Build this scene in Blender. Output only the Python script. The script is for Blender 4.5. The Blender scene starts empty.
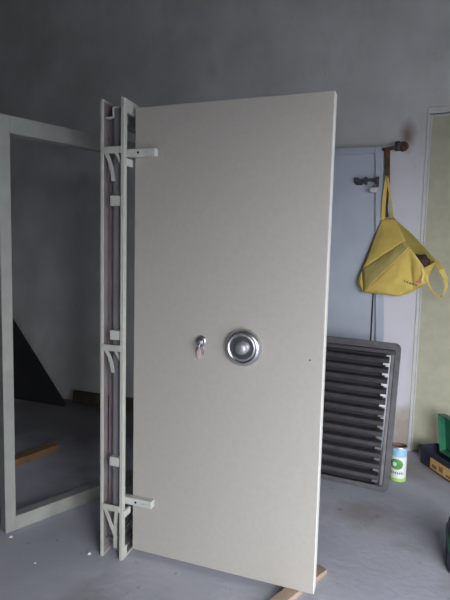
import bpy, bmesh, math, random
from mathutils import Vector, Matrix, noise
random.seed(7)
sc = bpy.context.scene
C = sc.collection

# ---------------------------------------------------------------- camera
cam_data = bpy.data.cameras.new('camera')
cam = bpy.data.objects.new('camera', cam_data); C.objects.link(cam)
cam.matrix_world = Matrix(((0.93484744, -0.05481428, 0.35079291, -0.092),
                           (0.35424461, 0.07750207, -0.93193572, -3.738),
                           (0.02389621, 0.99548422, 0.09187027, 1.404),
                           (0, 0, 0, 1)))
cam_data.sensor_fit = 'VERTICAL'; cam_data.sensor_height = 24.0
cam_data.lens = 24.0 * 489 / 600
cam_data.clip_start = 0.02
sc.camera = cam

# ---------------------------------------------------------------- world, daylight, exposure
world = bpy.data.worlds.new('overcast_sky'); sc.world = world
world.use_nodes = True
bg = world.node_tree.nodes['Background']
bg.inputs[0].default_value = (0.94, 0.97, 1.0, 1)
bg.inputs[1].default_value = 14.0
OPEN_X0, OPEN_X1, OPEN_Z = 0.35, 2.5, 2.1      # gateway in the front wall, behind and to the right of the camera
SIDE_Y0, SIDE_Y1, SIDE_Z = -3.9, -3.1, 2.0    # second gateway, in the right wall beside it
WALL_X, BY = 2.6, -4.0
def portal(name, loc, rot, sx, sy):
    l = bpy.data.lights.new(name, 'AREA'); l.shape = 'RECTANGLE'; l.size = sx; l.size_y = sy
    l.cycles.is_portal = True
    o = bpy.data.objects.new(name, l); C.objects.link(o); o.location = loc; o.rotation_euler = rot
portal('gateway_portal', ((OPEN_X0 + OPEN_X1) / 2, BY - .1, OPEN_Z / 2), (math.pi / 2, 0, 0), OPEN_X1 - OPEN_X0, OPEN_Z)
portal('side_gateway_portal', (WALL_X + .1, (SIDE_Y0 + SIDE_Y1) / 2, SIDE_Z / 2), (0, math.pi / 2, 0), SIDE_Z, SIDE_Y1 - SIDE_Y0)
sc.view_settings.view_transform = 'Standard'
sc.view_settings.look = 'None'
sc.view_settings.exposure = 0.0
sc.view_settings.gamma = 1.0
sc.view_settings.use_curve_mapping = False
sc.cycles.use_denoising = True
sc.cycles.max_bounces = 10
sc.cycles.diffuse_bounces = 6

# ---------------------------------------------------------------- materials
def mat(name, c1, c2=None, scale=8.0, rough=0.6, metal=0.0, bump=0.0, bscale=60.0, detail=6.0, spec=0.5, lo=0.35, hi=0.65):
    m = bpy.data.materials.new(name); m.use_nodes = True
    nt = m.node_tree; b = nt.nodes['Principled BSDF']
    b.inputs['Roughness'].default_value = rough; b.inputs['Metallic'].default_value = metal
    b.inputs['Specular IOR Level'].default_value = spec
    tc = nt.nodes.new('ShaderNodeTexCoord')
    n = nt.nodes.new('ShaderNodeTexNoise'); n.inputs['Scale'].default_value = scale; n.inputs['Detail'].default_value = detail
    r = nt.nodes.new('ShaderNodeValToRGB')
    r.color_ramp.elements[0].position = lo; r.color_ramp.elements[1].position = hi
    r.color_ramp.elements[0].color = (*c1, 1)
    r.color_ramp.elements[1].color = (*(c2 or tuple(x * 1.08 for x in c1)), 1)
    nt.links.new(tc.outputs['Object'], n.inputs['Vector'])
    nt.links.new(n.outputs['Fac'], r.inputs['Fac'])
    nt.links.new(r.outputs['Color'], b.inputs['Base Color'])
    if bump:
        n2 = nt.nodes.new('ShaderNodeTexNoise'); n2.inputs['Scale'].default_value = bscale; n2.inputs['Detail'].default_value = 5
        bp = nt.nodes.new('ShaderNodeBump'); bp.inputs['Strength'].default_value = bump; bp.inputs['Distance'].default_value = 0.01
        nt.links.new(tc.outputs['Object'], n2.inputs['Vector'])
        nt.links.new(n2.outputs['Fac'], bp.inputs['Height']); nt.links.new(bp.outputs['Normal'], b.inputs['Normal'])
    m['ramp'] = r.name
    return m

def patch(m, color, center, size, strength=1.0, nscale=6.0, soft=0.5, warp=0.6):
    """mix a stain or painted-in shade (a warped ellipsoid in object space) over a material's colour"""
    nt = m.node_tree; b = nt.nodes['Principled BSDF']
    src = b.inputs['Base Color'].links[0].from_socket
    tc = next(n for n in nt.nodes if n.type == 'TEX_COORD')
    mp = nt.nodes.new('ShaderNodeVectorMath'); mp.operation = 'SUBTRACT'; mp.inputs[1].default_value = center
    dv = nt.nodes.new('ShaderNodeVectorMath'); dv.operation = 'DIVIDE'; dv.inputs[1].default_value = size
    ln = nt.nodes.new('ShaderNodeVectorMath'); ln.operation = 'LENGTH'
    nz = nt.nodes.new('ShaderNodeTexNoise'); nz.inputs['Scale'].default_value = nscale; nz.inputs['Detail'].default_value = 5
    ma = nt.nodes.new('ShaderNodeMath'); ma.operation = 'MULTIPLY_ADD'; ma.inputs[1].default_value = warp * 2; ma.inputs[2].default_value = -warp
    ad = nt.nodes.new('ShaderNodeMath'); ad.operation = 'ADD'
    mr = nt.nodes.new('ShaderNodeMapRange'); mr.inputs['From Min'].default_value = 1.0; mr.inputs['From Max'].default_value = 1.0 - soft
    mr.inputs['To Min'].default_value = 0; mr.inputs['To Max'].default_value = strength
    mx = nt.nodes.new('ShaderNodeMixRGB'); mx.inputs[2].default_value = (*color, 1)
    L = nt.links.new
    L(tc.outputs['Object'], mp.inputs[0]); L(mp.outputs[0], dv.inputs[0]); L(dv.outputs[0], ln.inputs[0])
    L(tc.outputs['Object'], nz.inputs['Vector']); L(nz.outputs['Fac'], ma.inputs[0])
    L(ln.outputs['Value'], ad.inputs[0]); L(ma.outputs[0], ad.inputs[1]); L(ad.outputs[0], mr.inputs['Value'])
    L(mr.outputs[0], mx.inputs[0]); L(src, mx.inputs[1]); L(mx.outputs[0], b.inputs['Base Color'])

def specks(m, color, scale, lo, hi, strength=1.0, stretch=(1, 1, 1)):
    """scattered wear: a thresholded noise mixed over a material's colour"""
    nt = m.node_tree; b = nt.nodes['Principled BSDF']
    src = b.inputs['Base Color'].links[0].from_socket
    tc = next(n for n in nt.nodes if n.type == 'TEX_COORD')
    mu = nt.nodes.new('ShaderNodeVectorMath'); mu.operation = 'MULTIPLY'; mu.inputs[1].default_value = stretch
    nz = nt.nodes.new('ShaderNodeTexNoise'); nz.inputs['Scale'].default_value = scale; nz.inputs['Detail'].default_value = 7
    mr = nt.nodes.new('ShaderNodeMapRange'); mr.inputs['From Min'].default_value = lo; mr.inputs['From Max'].default_value = hi
    mr.inputs['To Max'].default_value = strength
    mx = nt.nodes.new('ShaderNodeMixRGB'); mx.inputs[2].default_value = (*color, 1)
    L = nt.links.new
    L(tc.outputs['Object'], mu.inputs[0]); L(mu.outputs[0], nz.inputs['Vector']); L(nz.outputs['Fac'], mr.inputs['Value'])
    L(mr.outputs[0], mx.inputs[0]); L(src, mx.inputs[1]); L(mx.outputs[0], b.inputs['Base Color'])

M = {}
M['wall'] = mat('grey_plaster', (.48, .475, .48), (.60, .595, .60), 2.2, .95, bump=.35, bscale=9)
specks(M['wall'], (.42, .42, .43), 5, .56, .72, .5, (1, 1, .6))
specks(M['wall'], (.66, .66, .68), 3.3, .60, .75, .4)
patch(M['wall'], (.60, .585, .65), (-.16, 0, 1.15), (.17, 1, 1.35), .85, 5, .45, .25)      # whitewashed strip beside the door
patch(M['wall'], (.17, .10, .06), (-.165, 0, 2.27), (.07, 1, .14), .85, 12, .9, .3)        # rust bloom over the bracket
patch(M['wall'], (.30, .25, .20), (-.06, 0, .16), (.16, 1, .22), .8, 9, .6, .5)            # dirt low on the pillar
patch(M['wall'], (.62, .50, .47), (-.20, 0, .76), (.09, 1, .09), .5, 14, .7, .4)
specks(M['wall'], (.34, .31, .31), 26, .66, .72, .3, (1, 1, .5))
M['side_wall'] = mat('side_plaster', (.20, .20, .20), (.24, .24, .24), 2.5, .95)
M['floor'] = mat('concrete', (.41, .415, .49), (.49, .495, .57), 3.0, .8, bump=.25, bscale=30, lo=.3, hi=.7)
specks(M['floor'], (.22, .20, .19), 2.6, .57, .70, .45)
specks(M['floor'], (.47, .47, .49), 9, .62, .74, .5)
specks(M['floor'], (.20, .18, .17), 14, .66, .72, .6)
patch(M['floor'], (.14, .135, .14), (-2.7, -.35, 0), (1.35, 1.0, 1), .85, 3, .55, .35)   # shade at the back left, put into the floor colour
patch(M['floor'], (.27, .23, .20), (-.25, -1.05, 0), (.25, .2, 1), .6, 8, .8, .6)
patch(M['floor'], (.26, .23, .20), (.10, -.30, 0), (.5, .3, 1), .5, 6, .8, .5)
M['ground'] = mat('yard_asphalt', (.16, .16, .16), (.20, .20, .20), 3, .9)
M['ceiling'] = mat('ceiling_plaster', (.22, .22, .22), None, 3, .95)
M['paint'] = mat('pale_green_grey_paint', (.395, .372, .342), (.415, .392, .362), 40, .42, bump=.03, bscale=300)
specks(M['paint'], (.40, .38, .32), 2.5, .60, .8, .25)
M['frame_paint'] = mat('pale_frame_paint', (.44, .44, .40), (.50, .50, .455), 12, .5)
specks(M['frame_paint'], (.33, .30, .25), 18, .66, .74, .5)
M['edge_lit'] = mat('lit_edge_off_white', (.78, .78, .74), (.82, .82, .78), 20, .4)  # whiter than the leaf paint, to carry the light on its edge
M['web_paint'] = mat('grey_primer', (.17, .165, .18), (.22, .215, .23), 10, .6)
M['primer'] = mat('reddish_primer', (.19, .155, .165), (.26, .21, .22), 9, .7)
M['frame2'] = mat('green_grey_paint', (.27, .28, .26), (.315, .325, .30), 10, .5)
specks(M['frame2'], (.40, .31, .22), 5, .63, .78, .35)
M['hinge'] = mat('hinge_paint', (.50, .505, .475), (.56, .565, .535), 20, .4)
M['dark'] = mat('dark_hole', (.015, .015, .015), None, 10, .8)
M['chrome'] = mat('brushed_chrome', (.55, .55, .58), (.62, .62, .65), 40, .3, 1.0)
M['chrome_dark'] = mat('dull_chrome', (.42, .42, .46), (.50, .50, .54), 60, .5, .8)
M['tag'] = mat('paper_tag', (.62, .50, .47), (.70, .58, .54), 50, .8)
M['door_blue'] = mat('blue_grey_door_paint', (.38, .42, .50), (.42, .46, .54), 5, .5)
specks(M['door_blue'], (.38, .40, .43), 3, .6, .75, .35, (1, 1, .4))
M['door_beige'] = mat('beige_door_paint', (.37, .36, .27), (.42, .405, .31), 14, .7, bump=.1, bscale=60)
specks(M['door_beige'], (.31, .29, .22), 6, .58, .72, .4, (1, 1, .3))
M['trim'] = mat('pale_trim_paint', (.50, .50, .50), (.57, .57, .56), 9, .6)
specks(M['trim'], (.36, .34, .30), 14, .60, .70, .6, (1, 1, .4))
M['rust'] = mat('rusty_iron', (.07, .04, .03), (.16, .08, .05), 30, .85, .3, bump=.4, bscale=80)
M['iron'] = mat('dark_iron', (.05, .045, .05), (.09, .075, .08), 40, .6, .5)
M['lock'] = mat('padlock_steel', (.55, .56, .58), (.65, .66, .68), 40, .4, .3)
M['louvre'] = mat('dark_brown_grey_paint', (.034, .030, .034), (.052, .047, .052), 14, .42)
M['louvre_back'] = mat('black_backing', (.012, .012, .014), None, 10, .7)
M['louvre_post'] = mat('worn_grey_steel', (.11, .105, .115), (.16, .155, .165), 16, .4, .2)
M['louvre_edge'] = mat('worn_dark_steel', (.06, .058, .064), (.095, .092, .10), 16, .45, .2)
M['bag'] = mat('yellow_nonwoven', (.62, .45, .10), (.72, .53, .14), 9, .75, bump=.5, bscale=22)
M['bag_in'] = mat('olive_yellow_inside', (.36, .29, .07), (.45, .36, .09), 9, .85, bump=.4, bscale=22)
M['bag_stripe'] = mat('faded_green_print', (.46, .39, .14), (.58, .45, .14), 16, .8, bump=.5, bscale=22)
M['bag_seam'] = mat('yellow_piping', (.78, .62, .22), (.84, .68, .28), 20, .7)
M['bag_dark'] = mat('dark_contents', (.035, .022, .018), (.06, .035, .03), 20, .8)
M['red'] = mat('pink_red_print', (.70, .16, .14), (.78, .22, .18), 40, .8)
M['green_print'] = mat('green_print', (.12, .20, .07), (.16, .25, .09), 40, .8)
M['navy'] = mat('navy_plastic', (.022, .026, .045), (.035, .04, .065), 18, .45)
M['green'] = mat('green_plastic', (.02, .14, .075), (.03, .18, .10), 18, .4)
M['label_yellow'] = mat('yellow_label', (.65, .42, .14), (.72, .50, .20), 30, .7)
M['label_brown'] = mat('brown_print', (.35, .12, .05), (.40, .16, .08), 30, .7)
M['tin'] = mat('tin_steel', (.55, .55, .55), (.62, .62, .62), 30, .35, .9)
M['tin_in'] = mat('dried_brown_paint', (.16, .11, .08), (.24, .17, .12), 20, .8)
M['lab_blue'] = mat('light_blue_label', (.25, .48, .72), (.42, .62, .82), 25, .6)
M['lab_white'] = mat('white_label', (.74, .78, .76), (.82, .85, .84), 25, .6)
M['lab_green'] = mat('green_label', (.06, .26, .07), (.12, .36, .10), 25, .6)
M['lime'] = mat('lime_label', (.38, .58, .12), (.45, .66, .18), 25, .6)
M['wood'] = mat('raw_pine', (.30, .22, .17), (.42, .31, .24), 12, .8, bump=.3, bscale=40)
M['wood_orange'] = mat('orange_wood', (.20, .11, .05), (.28, .155, .07), 12, .8, bump=.4, bscale=30)
M['wood_brown'] = mat('dull_board', (.07, .055, .04), (.10, .08, .055), 8, .85)
M['black'] = mat('black_rubber', (.012, .012, .013), (.018, .018, .02), 6, .9)
M['plaster_chip'] = mat('white_plaster_chip', (.75, .75, .74), (.82, .82, .80), 40, .9)

# ---------------------------------------------------------------- mesh helpers
class MB:
    def __init__(s): s.bm = bmesh.new(); s.mats = []
    def mi(s, m):
        if m is None: return 0
        if m not in s.mats: s.mats.append(m)
        return s.mats.index(m)
    def box(s, x0, x1, y0, y1, z0, z1, m=None, M_=None):
        idx = s.mi(m)
        vs = [s.bm.verts.new((x, y, z)) for x in (x0, x1) for y in (y0, y1) for z in (z0, z1)]
        if M_ is not None:
            for v in vs: v.co = M_ @ v.co
        for f in ((0, 1, 3, 2), (4, 6, 7, 5), (0, 4, 5, 1), (2, 3, 7, 6), (0, 2, 6, 4), (1, 5, 7, 3)):
            s.bm.faces.new([vs[i] for i in f]).material_index = idx
        return s
    def prism(s, pts, ext, m=None):
        """closed polygon (3-D points) extruded along vector ext"""
        idx = s.mi(m); ext = Vector(ext)
        a = [s.bm.verts.new(p) for p in pts]; b = [s.bm.verts.new(Vector(p) + ext) for p in pts]
        fs = [s.bm.faces.new(a), s.bm.faces.new(b[::-1])]
        for i in range(len(pts)):
            j = (i + 1) % len(pts)
            fs.append(s.bm.faces.new((a[i], a[j], b[j], b[i])))
        for f in fs: f.material_index = idx
        return s
    def lathe(s, prof, center=(0, 0, 0), axis='Z', n=40, m=None, ms=None):
        """prof: list of (radius, height)"""
        c = Vector(center); rings = []
        for r, h in prof:
            ring = []
            for k in range(n):
                a = 2 * math.pi * k / n
                p = (r * math.cos(a), r * math.sin(a), h)
                if axis == 'Y': p = (p[0], -h, p[1])     # height points to -Y
                if axis == 'X': p = (h, p[0], p[1])
                ring.append(s.bm.verts.new(c + Vector(p)))
            rings.append(ring)
        for i in range(len(rings) - 1):
            idx = s.mi(ms[i] if ms else m)
            for k in range(n):
                f = s.bm.faces.new((rings[i][k], rings[i][(k + 1) % n], rings[i + 1][(k + 1) % n], rings[i + 1][k])); f.material_index = idx
                f.smooth = True
        for ring, mm in ((rings[0], ms[0] if ms else m), (rings[-1], ms[-1] if ms else m)):
            f = s.bm.faces.new(ring); f.material_index = s.mi(mm)
        return s
    def ribbon(s, path, widthvec, thick, m=None):
        """flat strap: path of points, half-width vector(s), thickness along the local normal"""
        idx = s.mi(m); path = [Vector(p) for p in path]; n = len(path); rows = []
        for i, p in enumerate(path):
            w = Vector(widthvec[i] if isinstance(widthvec, list) else widthvec)
            t = (path[min(i + 1, n - 1)] - path[max(i - 1, 0)]).normalized()
            nn = t.cross(w).normalized() * thick / 2
            rows.append([s.bm.verts.new(q) for q in (p - w + nn, p + w + nn, p + w - nn, p - w - nn)])
        for i in range(n - 1):
            for k in range(4):
                s.bm.faces.new((rows[i][k], rows[i][(k + 1) % 4], rows[i + 1][(k + 1) % 4], rows[i + 1][k])).material_index = idx
        s.bm.faces.new(rows[0][::-1]).material_index = idx; s.bm.faces.new(rows[-1]).material_index = idx
        return s
    def tube(s, path, r, n=10, m=None):
        idx = s.mi(m); path = [Vector(p) for p in path]; rings = []
        for i, p in enumerate(path):
            t = (path[min(i + 1, len(path) - 1)] - path[max(i - 1, 0)]).normalized()
            u = t.cross(Vector((0, 0, 1)))
            if u.length < 1e-3: u = t.cross(Vector((0, 1, 0)))
            u.normalize(); v = t.cross(u)
            rings.append([s.bm.verts.new(p + r * (math.cos(2 * math.pi * k / n) * u + math.sin(2 * math.pi * k / n) * v)) for k in range(n)])
        for i in range(len(rings) - 1):
            for k in range(n):
                f = s.bm.faces.new((rings[i][k], rings[i][(k + 1) % n], rings[i + 1][(k + 1) % n], rings[i + 1][k])); f.smooth = True; f.material_index = idx
        s.bm.faces.new(rings[0]).material_index = idx; s.bm.faces.new(rings[-1]).material_index = idx
        return s
    def build(s, name, m, parent=None, bevel=0.0, smooth=False, seg=2, label=None):
        bmesh.ops.recalc_face_normals(s.bm, faces=s.bm.faces[:])
        me = bpy.data.meshes.new(name); s.bm.to_mesh(me); s.bm.free()
        for mm in (s.mats or [m]): me.materials.append(M[mm or m])
        if s.mats and None in s.mats: pass
        o = bpy.data.objects.new(name, me); C.objects.link(o)
        if parent: o.parent = parent
        if smooth:
            for p in me.polygons: p.use_smooth = True
        if bevel:
            b = o.modifiers.new('bevel', 'BEVEL'); b.width = bevel; b.segments = seg; b.limit_method = 'ANGLE'; b.angle_limit = math.radians(40)
            b.harden_normals = False
        if label: o['label'] = label
        return o

def thing(name, label, cat, loc=(0, 0, 0), rot=(0, 0, 0), group=None):
    o = bpy.data.objects.new(name, None); C.objects.link(o)
    o.empty_display_size = .1
    o.location = loc; o.rotation_euler = rot; o['label'] = label; o['category'] = cat
    o['kind'] = 'thing'
    if group: o['group'] = group
    return o
def tag(o, label, cat, group=None):
    o['label'] = label; o['category'] = cat; o['kind'] = 'thing'
    if group: o['group'] = group
    return o
def struct(o, label, cat):
    o['kind'] = 'structure'; o['label'] = label; o['category'] = cat
    return o

# ---------------------------------------------------------------- setting
LX, CZ = -4.6, 4.3
DX0, DX1, DZ = -0.018, 0.90, 2.405           # opening of the beige door
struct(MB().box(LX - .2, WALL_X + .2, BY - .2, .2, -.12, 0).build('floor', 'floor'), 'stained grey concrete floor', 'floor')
w = MB()
w.box(LX - .2, DX0, 0, .2, 0, CZ); w.box(DX1, WALL_X + .2, 0, .2, 0, CZ); w.box(DX0, DX1, 0, .2, DZ, CZ); w.box(DX0, DX1, .12, .2, 0, DZ)
struct(w.build('wall_back', 'wall'), 'grey plastered back wall with a whitewashed strip beside the door', 'wall')
struct(MB().box(LX - .2, LX, BY - .2, 0, 0, CZ).build('wall_left', 'side_wall'), 'grey plastered left wall', 'wall')
w = MB()
w.box(LX, OPEN_X0, BY - .2, BY, 0, CZ); w.box(OPEN_X1, WALL_X + .2, BY - .2, BY, 0, CZ); w.box(OPEN_X0, OPEN_X1, BY - .2, BY, OPEN_Z, CZ)
struct(w.build('wall_front', 'side_wall'), 'grey plastered front wall with a wide gateway', 'wall')
w = MB()
w.box(WALL_X, WALL_X + .2, BY, SIDE_Y0, 0, CZ); w.box(WALL_X, WALL_X + .2, SIDE_Y1, 0, 0, CZ); w.box(WALL_X, WALL_X + .2, SIDE_Y0, SIDE_Y1, SIDE_Z, CZ)
struct(w.build('wall_right', 'side_wall'), 'grey plastered right wall with a second gateway', 'wall')
struct(MB().box(LX - .2, WALL_X + .2, BY - .2, .2, CZ, CZ + .2).build('ceiling', 'ceiling'), 'grey ceiling', 'ceiling')
struct(MB().box(-30, 40, -50, 20, -.16, -.125).build('ground', 'ground'), 'concrete yard outside the gateway', 'ground')
# beige door with its pale trim
struct(MB().box(DX0 + .004, DX1 - .004, .03, .075, .004, DZ - .004).build('door_2', 'door_beige', bevel=.004), 'beige flush door set in the back wall', 'door')
w = MB()
w.box(DX0 - .022, DX0, -.006, .03, 0, DZ); w.box(DX1, DX1 + .045, -.006, .03, 0, DZ); w.box(DX0 - .022, DX1 + .045, -.008, .03, DZ, DZ + .042)
w.box(DX0, DX0 + .012, .012, .028, 0, DZ - .012); w.box(DX0, DX1, .012, .028, DZ - .012, DZ)
struct(w.build('trim_1', 'trim', bevel=.005), 'chipped pale trim round the beige door', 'door trim')

# grey steel door with angle frame, hung a little proud of the wall, sagging slightly
d1 = bpy.data.objects.new('door_1', None); C.objects.link(d1); d1.location = (-.975, -.05, .02)
struct(d1, 'pale blue grey steel door with a raised edge frame behind the yellow bag', 'door')
TOPL, TOPR, BOTL, BOTR = -.30, .661, -.30, .770    # local X of the corners: right edge sags outwards
def lerp_x(z): return TOPR + (BOTR - TOPR) * (1 - z / 2.165)
H1 = 2.165
MB().prism([(TOPL + .01, -.012, .01), (lerp_x(.01) - .01, -.012, .01), (lerp_x(H1) - .01, -.012, H1 - .01), (TOPL + .01, -.012, H1 - .01)], (0, .014, 0)).build('panel', 'door_blue', d1)
w = MB(); fw = .055
w.prism([(lerp_x(0) - fw, -.03, 0), (lerp_x(0), -.03, 0), (lerp_x(H1), -.03, H1), (lerp_x(H1) - fw, -.03, H1)], (0, .045, 0))
w.prism([(TOPL, -.03, 0), (TOPL + fw, -.03, 0), (TOPL + fw, -.03, H1), (TOPL, -.03, H1)], (0, .045, 0))
w.box(TOPL + fw, TOPR - fw, -.03, .015, H1 - .045, H1 + .002); w.box(TOPL + fw, TOPR, -.03, .015, 0, .05)
w.build('edge_frame', 'door_blue', d1, bevel=.003)
MB().box(lerp_x(1.2) - fw - .02, lerp_x(1.2) - fw - .008, -.0128, -.012, .1, 2.08).build('groove', 'dark', d1)
b = MB()
b.box(.475, .64, -.052, -.03, 1.925, 1.945); b.box(.48, .50, -.05, -.012, 1.915, 1.955); b.box(.545, .565, -.056, -.012, 1.905, 1.955); b.box(.62, .645, -.056, -.03, 1.885, 1.955)
b.box(.49, .53, -.045, -.012, 1.905, 1.925)
b.build('door_bolt', 'iron', d1, bevel=.003)
pl = thing('padlock', 'small pale padlock hanging from the bolt of the grey door', 'padlock', (-.365, -.112, 1.865))
MB().box(-.025, .022, -.012, .01, -.0, .034).build('lock_body', 'lock', pl, bevel=.005)
MB().tube([(-.014, 0, .03)] + [(-.014 * math.cos(a * math.pi / 8), 0, .045 + .014 * math.sin(a * math.pi / 8)) for a in range(9)] + [(.014, 0, .03)], .0028, 8).build('shackle', 'chrome_dark', pl)

# rusty pintle bracket in the wall
bk = thing('wall_bracket', 'rusty iron bracket and strap fixed in the wall above the yellow bag', 'bracket', (-.2, 0, 2.19))
MB().tube([(-.125, -.072, -.026), (-.05, -.072, -.018), (.012, -.055, -.006), (.02, .03, -.002)], .013, 12).build('pin_arm', 'rust', bk)
MB().lathe([(.016, -.03), (.02, -.028), (.02, .03), (.014, .034)], (-.02, -.066, -.008), n=16).build('knuckle', 'iron', bk)
MB().lathe([(.004, 0), (.034, .002), (.036, .008), (.02, .012)], (.015, 0.001, .002), axis='Y', n=14).build('wall_plate', 'rust', bk)
MB().prism([(-.108, -.05, -.03), (-.07, -.05, -.03), (-.06, -.045, -.25), (-.066, -.04, -.42), (-.058, -.03, -.49), (-.080, -.03, -.49), (-.092, -.045, -.25)], (0, .008, 0)).build('hinge_strap', 'rust', bk, bevel=.001)
MB().tube([(-.077, -.045, -.232), (-.077, -.09, -.238), (-.077, -.108, -.228), (-.077, -.110, -.208)], .005, 8).build('hook', 'iron', bk)

# ---------------------------------------------------------------- vault door: frame and open leaf
vd = thing('vault_door', 'pale green-grey steel strongroom door standing open in its deep free-standing frame', 'door', (-1.25, -1.915, 0), (0, 0, math.radians(2.5)))
FH, FL, TH = 2.052, .95, .115
frm = None
def member(mb, kind, a0, a1, y0, z0):
    pass
# frame profile: thickness x in [-TH,0]; inward offset w from the outer rim
def stile(mb, x0, x1, w0, w1, near, m=None, z0=0.0, z1=None):
    z1 = FH if z1 is None else z1
    if near: mb.box(x0, x1, w0, w1, z0, z1, m)
    else: mb.box(x0, x1, FL - w1, FL - w0, z0, z1, m)
fl = MB()
for near in (True, False):
    stile(fl, -.016, 0, 0, .026, near); stile(fl, -TH, -TH + .014, 0, .008, near)
fl.box(-.014, -.001, .026, FL - .026, FH - .055, FH); fl.box(-.014, -.001, .026, FL - .026, 0, .008); fl.box(-.016, 0, .026, .046, 0, .055); fl.box(-.016, 0, FL - .046, FL - .026, 0, .055)
fl.box(-TH, -TH + .012, .008, FL - .008, FH - .006, FH); fl.box(-TH, -TH + .012, .008, FL - .008, 0, .006)
for z0_, w0_, x0_, x1_ in ((FH - .036, .016, -.066, -.016), (FH - .078, .016, -.102, -.060)):
    fl.box(x0_, x1_, w0_, w0_ + .03, z0_, z0_ + .007)
fl.box(-.066, -.060, .016, .046, FH - .078, FH - .029)
frm = fl.build('door_frame', 'frame_paint', vd, bevel=.0015, label='deep channel-section door frame')
wb = MB()
for near in (True, False):
    stile(wb, -.062, -.016, .024, .028, near, z0=.03, z1=FH - .03)
    stile(wb, -.064, -.060, .024, .056, near, z0=.05, z1=FH - .05)
wb.box(-.062, -.014, .028, FL - .028, FH - .034, FH - .030); wb.box(-.066, -.062, .03, FL - .03, FH - .072, FH - .030)
wb.box(-.102, -.062, .03, FL - .03, FH - .076, FH - .072)
wb.box(-.062, -.014, .028, FL - .028, .030, .034); wb.box(-.102, -.062, .03, FL - .03, .072, .076)
wb.build('rebate_web', 'web_paint', frm)
pb = MB()
for near in (True, False):
    stile(pb, -.102, -.064, .052, .056, near, z0=.07, z1=FH - .07)
    stile(pb, -TH + .001, -TH + .005, .008, .056, near, z0=.006, z1=FH - .006)
pb.box(-TH + .001, -TH + .005, .056, FL - .056, FH - .075, FH - .006); pb.box(-TH + .001, -TH + .005, .056, FL - .056, .006, .075)  # at the head the primer colour stands in for shade inside the flange
pb.build('inner_web', 'primer', frm, label='inner strip of the frame in reddish primer, shade painted in at the head')
for i, z in enumerate((1.838, .982, .243)):
    MB().box(-.103, -.014, -.002, .004, z - .014, z + .014).build('cross_strap', 'frame_paint', frm, bevel=.001)
    a = MB()
    if i < 2:
        k = 1.0 if i == 0 else .9
        a.ribbon([(-.090, .002, z - .008), (-.082, .004, z - .024 * k), (-.073, .008, z - .046 * k), (-.067, .012, z - .072 * k), (-.064, .016, z - .10 * k), (-.062, .020, z - .128 * k)], (.0085, 0, 0), .004)
        a.ribbon([(-.040, .002, z - .01), (-.034, .006, z - .025), (-.026, .012, z - .045), (-.020, .018, z - .06)], (.007, 0, 0), .004)
    else:
        a.ribbon([(-.090, .002, z - .01), (-.040, .012, z - .145)], (.0085, 0, 0), .004)
        a.ribbon([(-.034, .006, z - .01), (-.045, .016, z - .09), (-.048, .02, z - .2)], (.008, 0, 0), .004)
    a.build('anchor_claw', 'frame_paint', frm)
for z in (1.625, 1.040, .462):
    MB().box(-.068, -.022, .002, .024, z - .021, z + .021).build('fixing_block', 'hinge', frm, bevel=.002)
for z in (1.790, .222):
    MB().box(-.006, .010, .004, .060, z - .018, z + .014).build('hinge_block', 'hinge', frm, bevel=.003)
# open leaf (own angle, 2.5 degrees less than the frame)
leaf = MB().box(-.0, .843, 0, .046, .025, 2.025).build('door_leaf', 'paint', vd, bevel=.0025, label='smooth door leaf with hammered pale paint')
leaf.location = (.017, .064, 0); leaf.rotation_euler = (0, 0, math.radians(1.08 - 2.5))
for z in (1.829, .272):
    hb = MB().box(-.035, .112, -.030, .001, z - .017, z + .017)
    hb.build('hinge_plate', 'hinge', leaf, bevel=.003)
    for x in (.032, .072):
        r = .0055 if x < .05 else .004
        MB().lathe([(r, 0), (r, .0012)], (x, -.0298, z), axis='Y', n=14, m='dark' if x < .05 else 'chrome_dark').build('bolt_hole', 'dark', leaf)
MB().box(.843, .8465, -.001, .054, .027, 2.023).build('lit_edge_strip', 'edge_lit', leaf, bevel=.001, label='off-white strip along the free edge of the leaf, light on it painted in')  # strip added to brighten the lit edge through its colour
# dial
dc = (.519, 0, 1.027)
MB().lathe([(.070, -.001), (.077, .004), (.077, .014), (.070, .024), (.063, .030), (.059, .030), (.056, .024)], dc, axis='Y', n=56).build('dial_ring', 'chrome', leaf, label='bright chrome ring round the dial')
MB().lathe([(.058, .004), (.057, .025), (.040, .023), (.027, .024), (.025, .030), (.024, .048), (.020, .053), (.004, .055)], dc, axis='Y', n=56).build('dial_knob', 'chrome_dark', leaf, label='dull metal dial with a round centre knob')
kc = (.328, 0, 1.036)
MB().lathe([(.024, -.001), (.024, .006), (.020, .010), (.010, .011)], kc, axis='Y', n=28).build('keyhole_plate', 'chrome', leaf)
k = MB()
k.lathe([(.010, 0), (.010, .022), (.007, .024)], (kc[0] + .002, -.008, kc[2] - .003), axis='Y', n=16)
k.tube([(.331, -.030, 1.034), (.332, -.034, 1.020), (.328, -.032, 1.005), (.322, -.028, 1.000)], .0035, 8)
k.tube([(.345, -.025, 1.024), (.350, -.020, 1.000), (.344, -.015, .982)], .0028, 8)
k.build('key', 'chrome_dark', leaf)
MB().prism([(.312, -.020, 1.006), (.322, -.026, 1.014), (.334, -.026, 1.004), (.336, -.016, .962), (.322, -.010, .958), (.316, -.014, .966)], (0, .003, 0)).build('key_tag', 'tag', leaf, bevel=.001, label='pale pink paper key tag')
MB().lathe([(.004, -.001), (.003, .0015)], (.792, 0, .997), axis='Y', n=10).build('rust_spot', 'rust', leaf)

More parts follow.
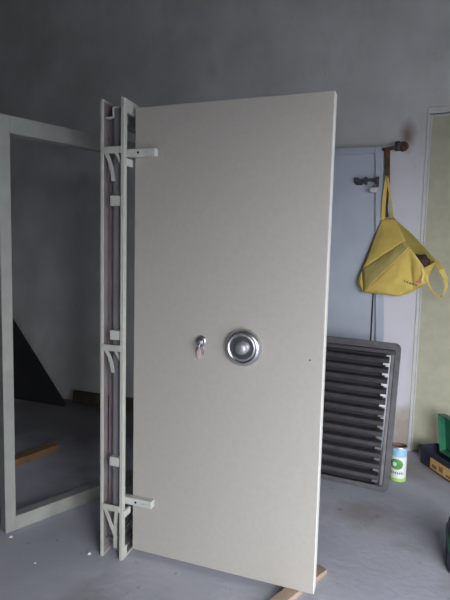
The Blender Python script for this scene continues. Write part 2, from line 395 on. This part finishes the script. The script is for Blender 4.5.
# ---------------------------------------------------------------- second free-standing frame
f2 = thing('spare_door_frame', 'plain empty green-grey steel door frame standing on the floor at the left', 'door frame', (-1.895, -1.954, 0), (0, 0, math.radians(66.46)))
W2, H2, FW, DP = .93, 2.027, .052, .06
MB().box(0, FW, 0, DP, 0, H2).build('stile', 'frame2', f2, bevel=.002)
MB().box(W2 - FW, W2, 0, DP, 0, H2).build('stile', 'frame2', f2, bevel=.002)
MB().box(FW, W2 - FW, .001, DP - .001, H2 - .08, H2).build('head_rail', 'frame2', f2, bevel=.002)
MB().box(FW, W2 - FW, .001, DP - .001, 0, .072).build('bottom_rail', 'frame2', f2, bevel=.002)

# ---------------------------------------------------------------- louvred panel
lv = thing('louvred_panel', 'dark brown-grey metal louvred panel leaning on the floor behind the open door leaf', 'louvred panel', (-.144, -.735, 0), (math.radians(-15), 0, 0))
# local frame: x to the left negative, y thickness, z up; tilted in its plane by a small roll
roll = Matrix.Rotation(math.radians(1.7), 4, 'Y')
LW, LH = .86, .905
def rr(w_, a, b, z0, z1, r=.035, n=6):
    """rounded rectangle outline, right corners rounded"""
    pts = [(a, z0), ]
    for cx, cz, s0 in ((b - r, z0 + r, -90), (b - r, z1 - r, 0)):
        for i in range(n + 1):
            t = math.radians(s0 + 90 * i / n); pts.append((cx + r * math.cos(t), cz + r * math.sin(t)))
    pts.append((a, z1)); return pts
outer = rr(None, -LW, 0, 0, LH); inner = rr(None, -LW + .03, -.034, .03, LH - .045, .012)
fb = MB()
def ringmesh(mb, o_, i_, y0, y1):
    n = len(o_); V = []
    for pts in (o_, i_):
        for y in (y0, y1): V.append([mb.bm.verts.new(roll @ Vector((p[0], y, p[1]))) for p in pts])
    o0, o1, i0, i1 = V
    for k in range(n):
        j = (k + 1) % n
        for a, b_ in ((o0, o1), (i1, i0), (i0, o0), (o1, i1)):
            mb.bm.faces.new((a[k], a[j], b_[j], b_[k]))
ringmesh(fb, outer, inner, 0, .075)
fb.build('outer_frame', 'louvre_edge', lv, bevel=.003)
MB().box(-.056, -.0345, .004, .06, .03, LH - .045, M_=roll).build('inner_post', 'louvre_post', lv, bevel=.004)
MB().box(-LW + .035, -.085, .060, .066, .03, LH - .045, M_=roll).build('backing_sheet', 'louvre_back', lv)
MB().box(-LW + .03, -.022, .0, .07, LH - .075, LH - .046, M_=roll).build('head_bar', 'louvre', lv, bevel=.006)
NS = 12
pitch_ = (LH - .125) / NS
for i in range(NS):
    z = .055 + pitch_ * i
    # blade: sloping top face, rounded nose, tucked end
    sec = [(.006, z), (.002, z + .010), (.006, z + .030), (.038, z + pitch_ * .72), (.048, z + pitch_ * .70), (.048, z + pitch_ * .55), (.018, z + .006)]
    w = MB()
    a0 = roll @ Vector((-LW + .035, 0, 0)); 
    w.prism([roll @ Vector((-LW + .035, y, zz)) for y, zz in sec], roll @ Vector((LW - .035 - .064, 0, 0)))
    w.build('louvre_blade', 'louvre', lv, bevel=.003)
    MB().box(-.100, -.066, .004, .010, z - pitch_ * .16, z + pitch_ * .06, M_=roll).build('blade_clip', 'tin' if i > 6 else 'louvre_post', lv, bevel=.002, label='shiny bare metal clip' if i > 6 else 'dull metal clip')

# ---------------------------------------------------------------- yellow bag
bag = thing('tote_bag', 'yellow fabric tote bag hanging by one handle from the rusty wall bracket', 'bag', (-.277, -.1, 1.688))
def P(x, y, z): return Vector((x + .277, y + .1, z - 1.688))
A, B_, Cc, D = P(-.298, -.085, 1.690), P(-.212, -.085, 1.688), P(-.094, -.075, 1.579), P(.075, -.10, 1.397)
E_, F_, G_ = P(-.108, -.235, 1.486), P(-.008, -.235, 1.349), P(.013, -.17, 1.241)
H_, Hb, I_, J_ = P(-.148, -.18, 1.152), P(-.150, -.06, 1.146), P(-.396, -.16, 1.166), P(-.445, -.11, 1.233)
A2, B2 = P(-.292, -.060, 1.685), P(-.218, -.055, 1.685)
G2 = P(.012, -.06, 1.235); J2 = P(-.42, -.055, 1.215)
def sheet(quads, name, m, amp=.006, bulge=0.0, seed=0, th=.003, nseg=12, bdir=(0, -1, 0)):
    """coons-like bilinear cloth patches with soft wrinkles, given thickness"""
    bm = bmesh.new()
    for q in quads:
        g = []
        for i in range(nseg + 1):
            row = []
            for j in range(nseg + 1):
                u, v = i / nseg, j / nseg
                p = (q[0] * (1 - u) + q[1] * u) * (1 - v) + (q[3] * (1 - u) + q[2] * u) * v
                e = math.sin(math.pi * u) * math.sin(math.pi * v)
                nz = noise.noise(Vector((p.x * 9 + seed, p.y * 9, p.z * 14))) + .5 * noise.noise(Vector((p.x * 25 + seed, p.y * 20, p.z * 12)))
                edge = min(1, 6 * min(u, 1 - u, v, 1 - v))
                p = p + Vector(bdir) * (bulge * e + 1.4 * amp * nz * edge)
                row.append(bm.verts.new(p))
            g.append(row)
        for i in range(nseg):
            for j in range(nseg):
                f = bm.faces.new((g[i][j], g[i + 1][j], g[i + 1][j + 1], g[i][j + 1])); f.smooth = True
    bmesh.ops.remove_doubles(bm, verts=bm.verts[:], dist=.0004)
    bmesh.ops.recalc_face_normals(bm, faces=bm.faces[:])
    me = bpy.data.meshes.new(name); bm.to_mesh(me); bm.free(); me.materials.append(M[m])
    o = bpy.data.objects.new(name, me); C.objects.link(o); o.parent = bag
    s_ = o.modifiers.new('cloth', 'SOLIDIFY'); s_.thickness = th; s_.offset = 0
    return o
mid1, mid2 = E_.lerp(B_, .22), J_.lerp(A, .20)
mid0 = E_.lerp(I_, .02)
sheet([(A, B_, mid1, mid2)], 'side_panel', 'bag', .007, .025, 1)
o = sheet([(mid2, mid1, E_, I_)], 'printed_band', 'bag_stripe', .006, .012, 2); o['label'] = 'faded green printed band'
sheet([(J_, mid2, I_, I_.lerp(J_, .5))], 'corner_gusset', 'bag', .003, .01, 3)
sheet([(E_, F_, G_, H_.lerp(G_, .5)), (E_, H_.lerp(G_, .5), H_, I_)], 'front_panel', 'bag', .009, .03, 4)
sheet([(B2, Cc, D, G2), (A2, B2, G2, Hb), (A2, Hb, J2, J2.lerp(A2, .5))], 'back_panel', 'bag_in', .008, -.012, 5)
sheet([(F_, D, G2, G_)], 'right_gusset', 'bag', .005, .01, 6)
sheet([(I_, H_, Hb, J2), (H_, G_, G2, Hb)], 'bottom', 'bag', .003, .01, 7, bdir=(0, 0, -1))
sheet([(A, B_, B2, A2)], 'top_hem', 'bag', .001, 0, 8)
MB().tube([E_, E_.lerp(I_, .25) + Vector((0, -.006, -.002)), E_.lerp(I_, .5) + Vector((0, -.008, 0)), E_.lerp(I_, .75) + Vector((0, -.006, 0)), I_], .0035, 8).build('seam', 'bag_seam', bag)
MB().tube([E_, E_.lerp(F_, .5), F_], .003, 8).build('seam', 'bag_seam', bag)
# straps
def strap(path, wv, name):
    return MB().ribbon(path, wv, .003).build(name, 'bag_seam' if False else 'bag', bag)
top = P(-.277, -.108, 1.976)
strap([P(-.290, -.088, 1.675), P(-.291, -.095, 1.76), P(-.287, -.102, 1.86), P(-.280, -.106, 1.94), top + Vector((-.002, 0, .002))], [Vector((.013, 0, 0)), Vector((.013, 0, 0)), Vector((.012, 0, 0)), Vector((.011, 0, 0)), Vector((.010, 0, 0))], 'handle')
strap([P(-.222, -.080, 1.675), P(-.236, -.09, 1.76), P(-.255, -.10, 1.86), P(-.270, -.106, 1.94), top], [Vector((.005, .009, 0))] * 5, 'handle')
hp = [F_ + Vector((.03, .02, -.01)), P(.055, -.19, 1.37), P(.102, -.17, 1.34), P(.132, -.16, 1.285), P(.140, -.15, 1.225), P(.127, -.15, 1.170), P(.105, -.155, 1.155), P(.06, -.165, 1.185), P(.028, -.175, 1.24), P(.012, -.19, 1.30)]
strap([P(.068, -.11, 1.395)] + hp[2:], [Vector((.016, 0, .006)), Vector((.016, 0, .004)), Vector((.014, .004, 0)), Vector((.010, .008, 0)), Vector((.004, .010, .004)), Vector((.002, .010, .006)), Vector((.001, .010, .006)), Vector((.004, .008, .004)), Vector((.010, .004, 0))], 'handle')
MB().ribbon([F_ + Vector((-.012, -.006, .0)), F_ + Vector((.002, -.008, -.04)), F_ + Vector((-.006, -.01, -.085))], Vector((.007, 0, .001)), .002).build('loose_strip', 'bag_seam', bag)
# printed mark low on the front
pr_ = MB()
ctr = P(-.035, -.205, 1.262)
dirx = (G_ - H_).normalized()
for k in range(5):
    a = math.radians(72 * k + 18)
    pr_.lathe([(.010, 0), (.009, .001)], ctr + Vector((.013 * math.cos(a), -.002, .011 * math.sin(a))), axis='Y', n=10)
pr_.build('red_mark', 'red', bag, label='small red flower-like print')
g_ = MB()
for k in range(6):
    c0 = P(-.150 + .019 * k, -.213, 1.262 - .006 * k)
    g_.box(c0.x, c0.x + .011, c0.y - .001, c0.y + .001, c0.z - .006, c0.z + .006)
g_.build('green_lettering', 'green_print', bag)
# contents
ct = bmesh.new(); bmesh.ops.create_icosphere(ct, subdivisions=4, radius=1)
cc = P(-.035, -.15, 1.375)
for v in ct.verts:
    n_ = noise.noise(v.co * 2.2) * .25 + 1
    v.co = Vector((v.co.x * .065 * n_, v.co.y * .045 * n_, v.co.z * .065 * n_))
    v.co = cc + Matrix.Rotation(math.radians(38), 3, 'Y') @ v.co
me = bpy.data.meshes.new('cloth_bundle'); ct.to_mesh(me); ct.free(); me.materials.append(M['bag_dark'])
for p in me.polygons: p.use_smooth = True
o = bpy.data.objects.new('cloth_bundle', me); C.objects.link(o); o.location = bag.location
tag(o, 'dark brown bundle showing in the open mouth of the yellow bag', 'bundle')

# ---------------------------------------------------------------- paint can
can = thing('paint_can', 'open paint can with blue, white and green label at the foot of the wall', 'paint can', (-.096, -.510, 0))
R_ = .050
can_body = MB().lathe([(R_ - .004, .0), (R_ + .002, .002), (R_ + .002, .007), (R_, .010), (R_, .024), (R_, .16), (R_, .188), (R_, .216), (R_ + .003, .222), (R_ - .004, .224), (R_ - .006, .205), (R_ - .006, .15)], (0, 0, 0), n=40,
    ms=['lime', 'lime', 'lime', 'lime', 'lab_white', 'lab_blue', 'lab_blue', 'tin', 'tin', 'tin_in', 'tin_in', 'tin_in']).build('can_body', 'tin', can)
MB().lathe([(.001, .149), (R_ - .006, .150)], n=32).build('dried_paint', 'tin_in', can)
def curved_patch(name, m, a0, a1, z0, z1, r, oval=True, parent=can):
    bm = bmesh.new(); n = 16; rows = []
    cz, hz = (z0 + z1) / 2, (z1 - z0) / 2
    for i in range(n + 1):
        t = i / n; a = math.radians(a0 + (a1 - a0) * t)
        h = hz * (math.sqrt(max(0, 1 - (2 * t - 1) ** 2)) if oval else 1) + .0002
        rows.append([bm.verts.new((rr_ * math.cos(a), rr_ * math.sin(a), cz + s * h)) for rr_ in (r, r + .0008) for s in (-1, 1)])
    for i in range(n):
        p, q = rows[i], rows[i + 1]
        for k, j in ((2, 3), (3, 1), (1, 0), (0, 2)): bm.faces.new((p[k], p[j], q[j], q[k]))
    bm.faces.new((rows[0][0], rows[0][1], rows[0][3], rows[0][2])); bm.faces.new((rows[-1][2], rows[-1][3], rows[-1][1], rows[-1][0]))
    bmesh.ops.recalc_face_normals(bm, faces=bm.faces[:])
    me = bpy.data.meshes.new(name); bm.to_mesh(me); bm.free(); me.materials.append(M[m])
    o = bpy.data.objects.new(name, me); C.objects.link(o); o.parent = parent; return o
curved_patch('green_label', 'lab_green', -150, -55, .080, .148, R_ + .0002)
curved_patch('white_lettering', 'lab_white', -128, -100, .100, .128, R_ + .0012)
for k in range(6):
    curved_patch('label_text', 'lab_green', -140 + k * 15, -131 + k * 15, .050, .064, R_ + .0002, oval=False)
# ---------------------------------------------------------------- tool case
case = thing('tool_case', 'dark navy plastic case with open green lid against the beige door', 'tool case', (.035, -.175, 0), (0, 0, math.radians(-56.6)))
cl, cw, ch = .42, .14, .13
w = MB()
def tray(mb, x0, x1, y0, y1, z0, z1, t, flare=.01):
    ob = [(x0 + flare, y0 + flare), (x1 - flare, y0 + flare), (x1 - flare, y1 - flare), (x0 + flare, y1 - flare)]
    ot = [(x0, y0), (x1, y0), (x1, y1), (x0, y1)]
    it = [(x0 + t, y0 + t), (x1 - t, y0 + t), (x1 - t, y1 - t), (x0 + t, y1 - t)]
    ib = [(x0 + flare + t, y0 + flare + t), (x1 - flare - t, y0 + flare + t), (x1 - flare - t, y1 - flare - t), (x0 + flare + t, y1 - flare - t)]
    L_ = [[mb.bm.verts.new((p[0], p[1], z)) for p in pts] for pts, z in ((ob, z0), (ot, z1), (it, z1), (ib, z0 + t))]
    for a, b_ in zip(L_, L_[1:]):
        for k_ in range(4): mb.bm.faces.new((a[k_], a[(k_ + 1) % 4], b_[(k_ + 1) % 4], b_[k_]))
    mb.bm.faces.new(L_[0][::-1]); mb.bm.faces.new(L_[-1])
tray(w, 0, cl, 0, cw, 0, ch, .006)
w.build('case_base', 'navy', case, bevel=.004)
MB().box(-.004, cl + .004, -.006, .0, ch - .022, ch - .004).build('rim_band', 'navy', case, bevel=.002)
MB().box(.13, .40, -.0045, .002, .02, .088).build('yellow_label', 'label_yellow', case)
d = MB(); d.box(.15, .20, -.0055, -.004, .03, .055); d.box(.22, .26, -.0055, -.004, .035, .07); d.box(.29, .37, -.0055, -.004, .03, .045)
d.build('label_print', 'label_brown', case)
w = MB()
lid = MB()
tray(lid, 0, .36, 0, .27, 0, .05, .006, .006)
lo = lid.build('case_lid', 'green', case, bevel=.006)
lo.location = (.085, cw + .004, ch - .02); lo.rotation_euler = (math.radians(97), 0, 0)
# ---------------------------------------------------------------- green lidded box at the right edge
gb = thing('storage_box', 'dark box with a green rim at the right edge of the floor', 'storage box', (.225, -1.33, 0))
def rbox(mb, hx, hy, z0, z1, r, m=None, n=6):
    pts = []
    for cx, cy, s0 in ((hx - r, hy - r, 0), (-hx + r, hy - r, 90), (-hx + r, -hy + r, 180), (hx - r, -hy + r, 270)):
        for i in range(n + 1):
            t = math.radians(s0 + 90 * i / n); pts.append((cx + r * math.cos(t), cy + r * math.sin(t), z0))
    mb.prism(pts, (0, 0, z1 - z0), m)
w = MB(); rbox(w, .085, .12, 0, .10, .05); w.build('box_body', 'navy', gb, bevel=.006)
w = MB(); rbox(w, .09, .125, .10, .145, .052); w.build('box_rim', 'green', gb, bevel=.006)
w = MB(); rbox(w, .082, .115, .145, .185, .05); w.build('box_lid', 'navy', gb, bevel=.012)

# ---------------------------------------------------------------- timber, debris
pk = MB().box(-.028, .028, -.235, .185, 0, .023).build('wood_plank', 'wood', bevel=.002)
pk.location = (-.465, -1.80, 0); pk.rotation_euler = (0, 0, math.radians(-24))
tag(pk, 'short raw pine plank on the floor under the corner of the open door leaf', 'plank')
pk = MB().box(-.24, .19, -.035, .035, 0, .045).build('wood_offcut', 'wood_orange', bevel=.004)
pk.location = (-2.42, -1.19, 0); pk.rotation_euler = (0, 0, math.radians(76))
tag(pk, 'orange-brown wooden offcut on the dark floor seen through the spare frame', 'wood offcut')
pk = MB().box(-.62, .62, -.02, .02, 0, .11).build('wall_board', 'wood_brown', bevel=.003)
pk.location = (-2.35, -.045, 0); pk.rotation_euler = (math.radians(-8), 0, math.radians(.6))
tag(pk, 'dull brown board lying on edge along the foot of the back wall', 'board')
w = MB()
w.prism([(-4.3, 0, 0), (-2.96, 0, 0), (-2.96, 0, .03), (-3.28, 0, .385), (-3.62, 0, .76), (-3.95, 0, 1.12), (-4.3, 0, 1.3)], (0, .025, 0))
bp = w.build('black_sheet', 'black', bevel=.003); bp.location = (0, -.20, 0); bp.rotation_euler = (math.radians(-5), 0, 0)
tag(bp, 'black sheet with a sloping edge leaning in the dark left corner', 'sheet')
def chip(x, y, s, label):
    bm = bmesh.new(); bmesh.ops.create_icosphere(bm, subdivisions=2, radius=1)
    for v in bm.verts:
        k_ = 1 + .5 * noise.noise(v.co * 1.7 + Vector((x * 9, y * 7, 0)))
        v.co = Vector((v.co.x * s * k_, v.co.y * s * .8 * k_, max(v.co.z, -.5) * s * .5 * k_ + s * .25))
    zmin = min(v.co.z for v in bm.verts)
    for v in bm.verts: v.co.z -= zmin
    me = bpy.data.meshes.new('plaster_chip'); bm.to_mesh(me); bm.free(); me.materials.append(M['plaster_chip'])
    o = bpy.data.objects.new('plaster_chip', me); C.objects.link(o); o.location = (x, y, 0)
    tag(o, label, 'plaster chip', 'plaster chips on the floor')
chip(-1.852, -1.965, .009, 'white plaster chip at the lower corner of the spare frame')
chip(-1.42, -1.93, .009, 'white plaster chip at the foot of the open vault door frame')
chip(-1.60, -2.08, .006, 'tiny white plaster chip on open floor between the two frames')
chip(-1.02, -2.16, .006, 'tiny white plaster chip on the floor in front of the door leaf')
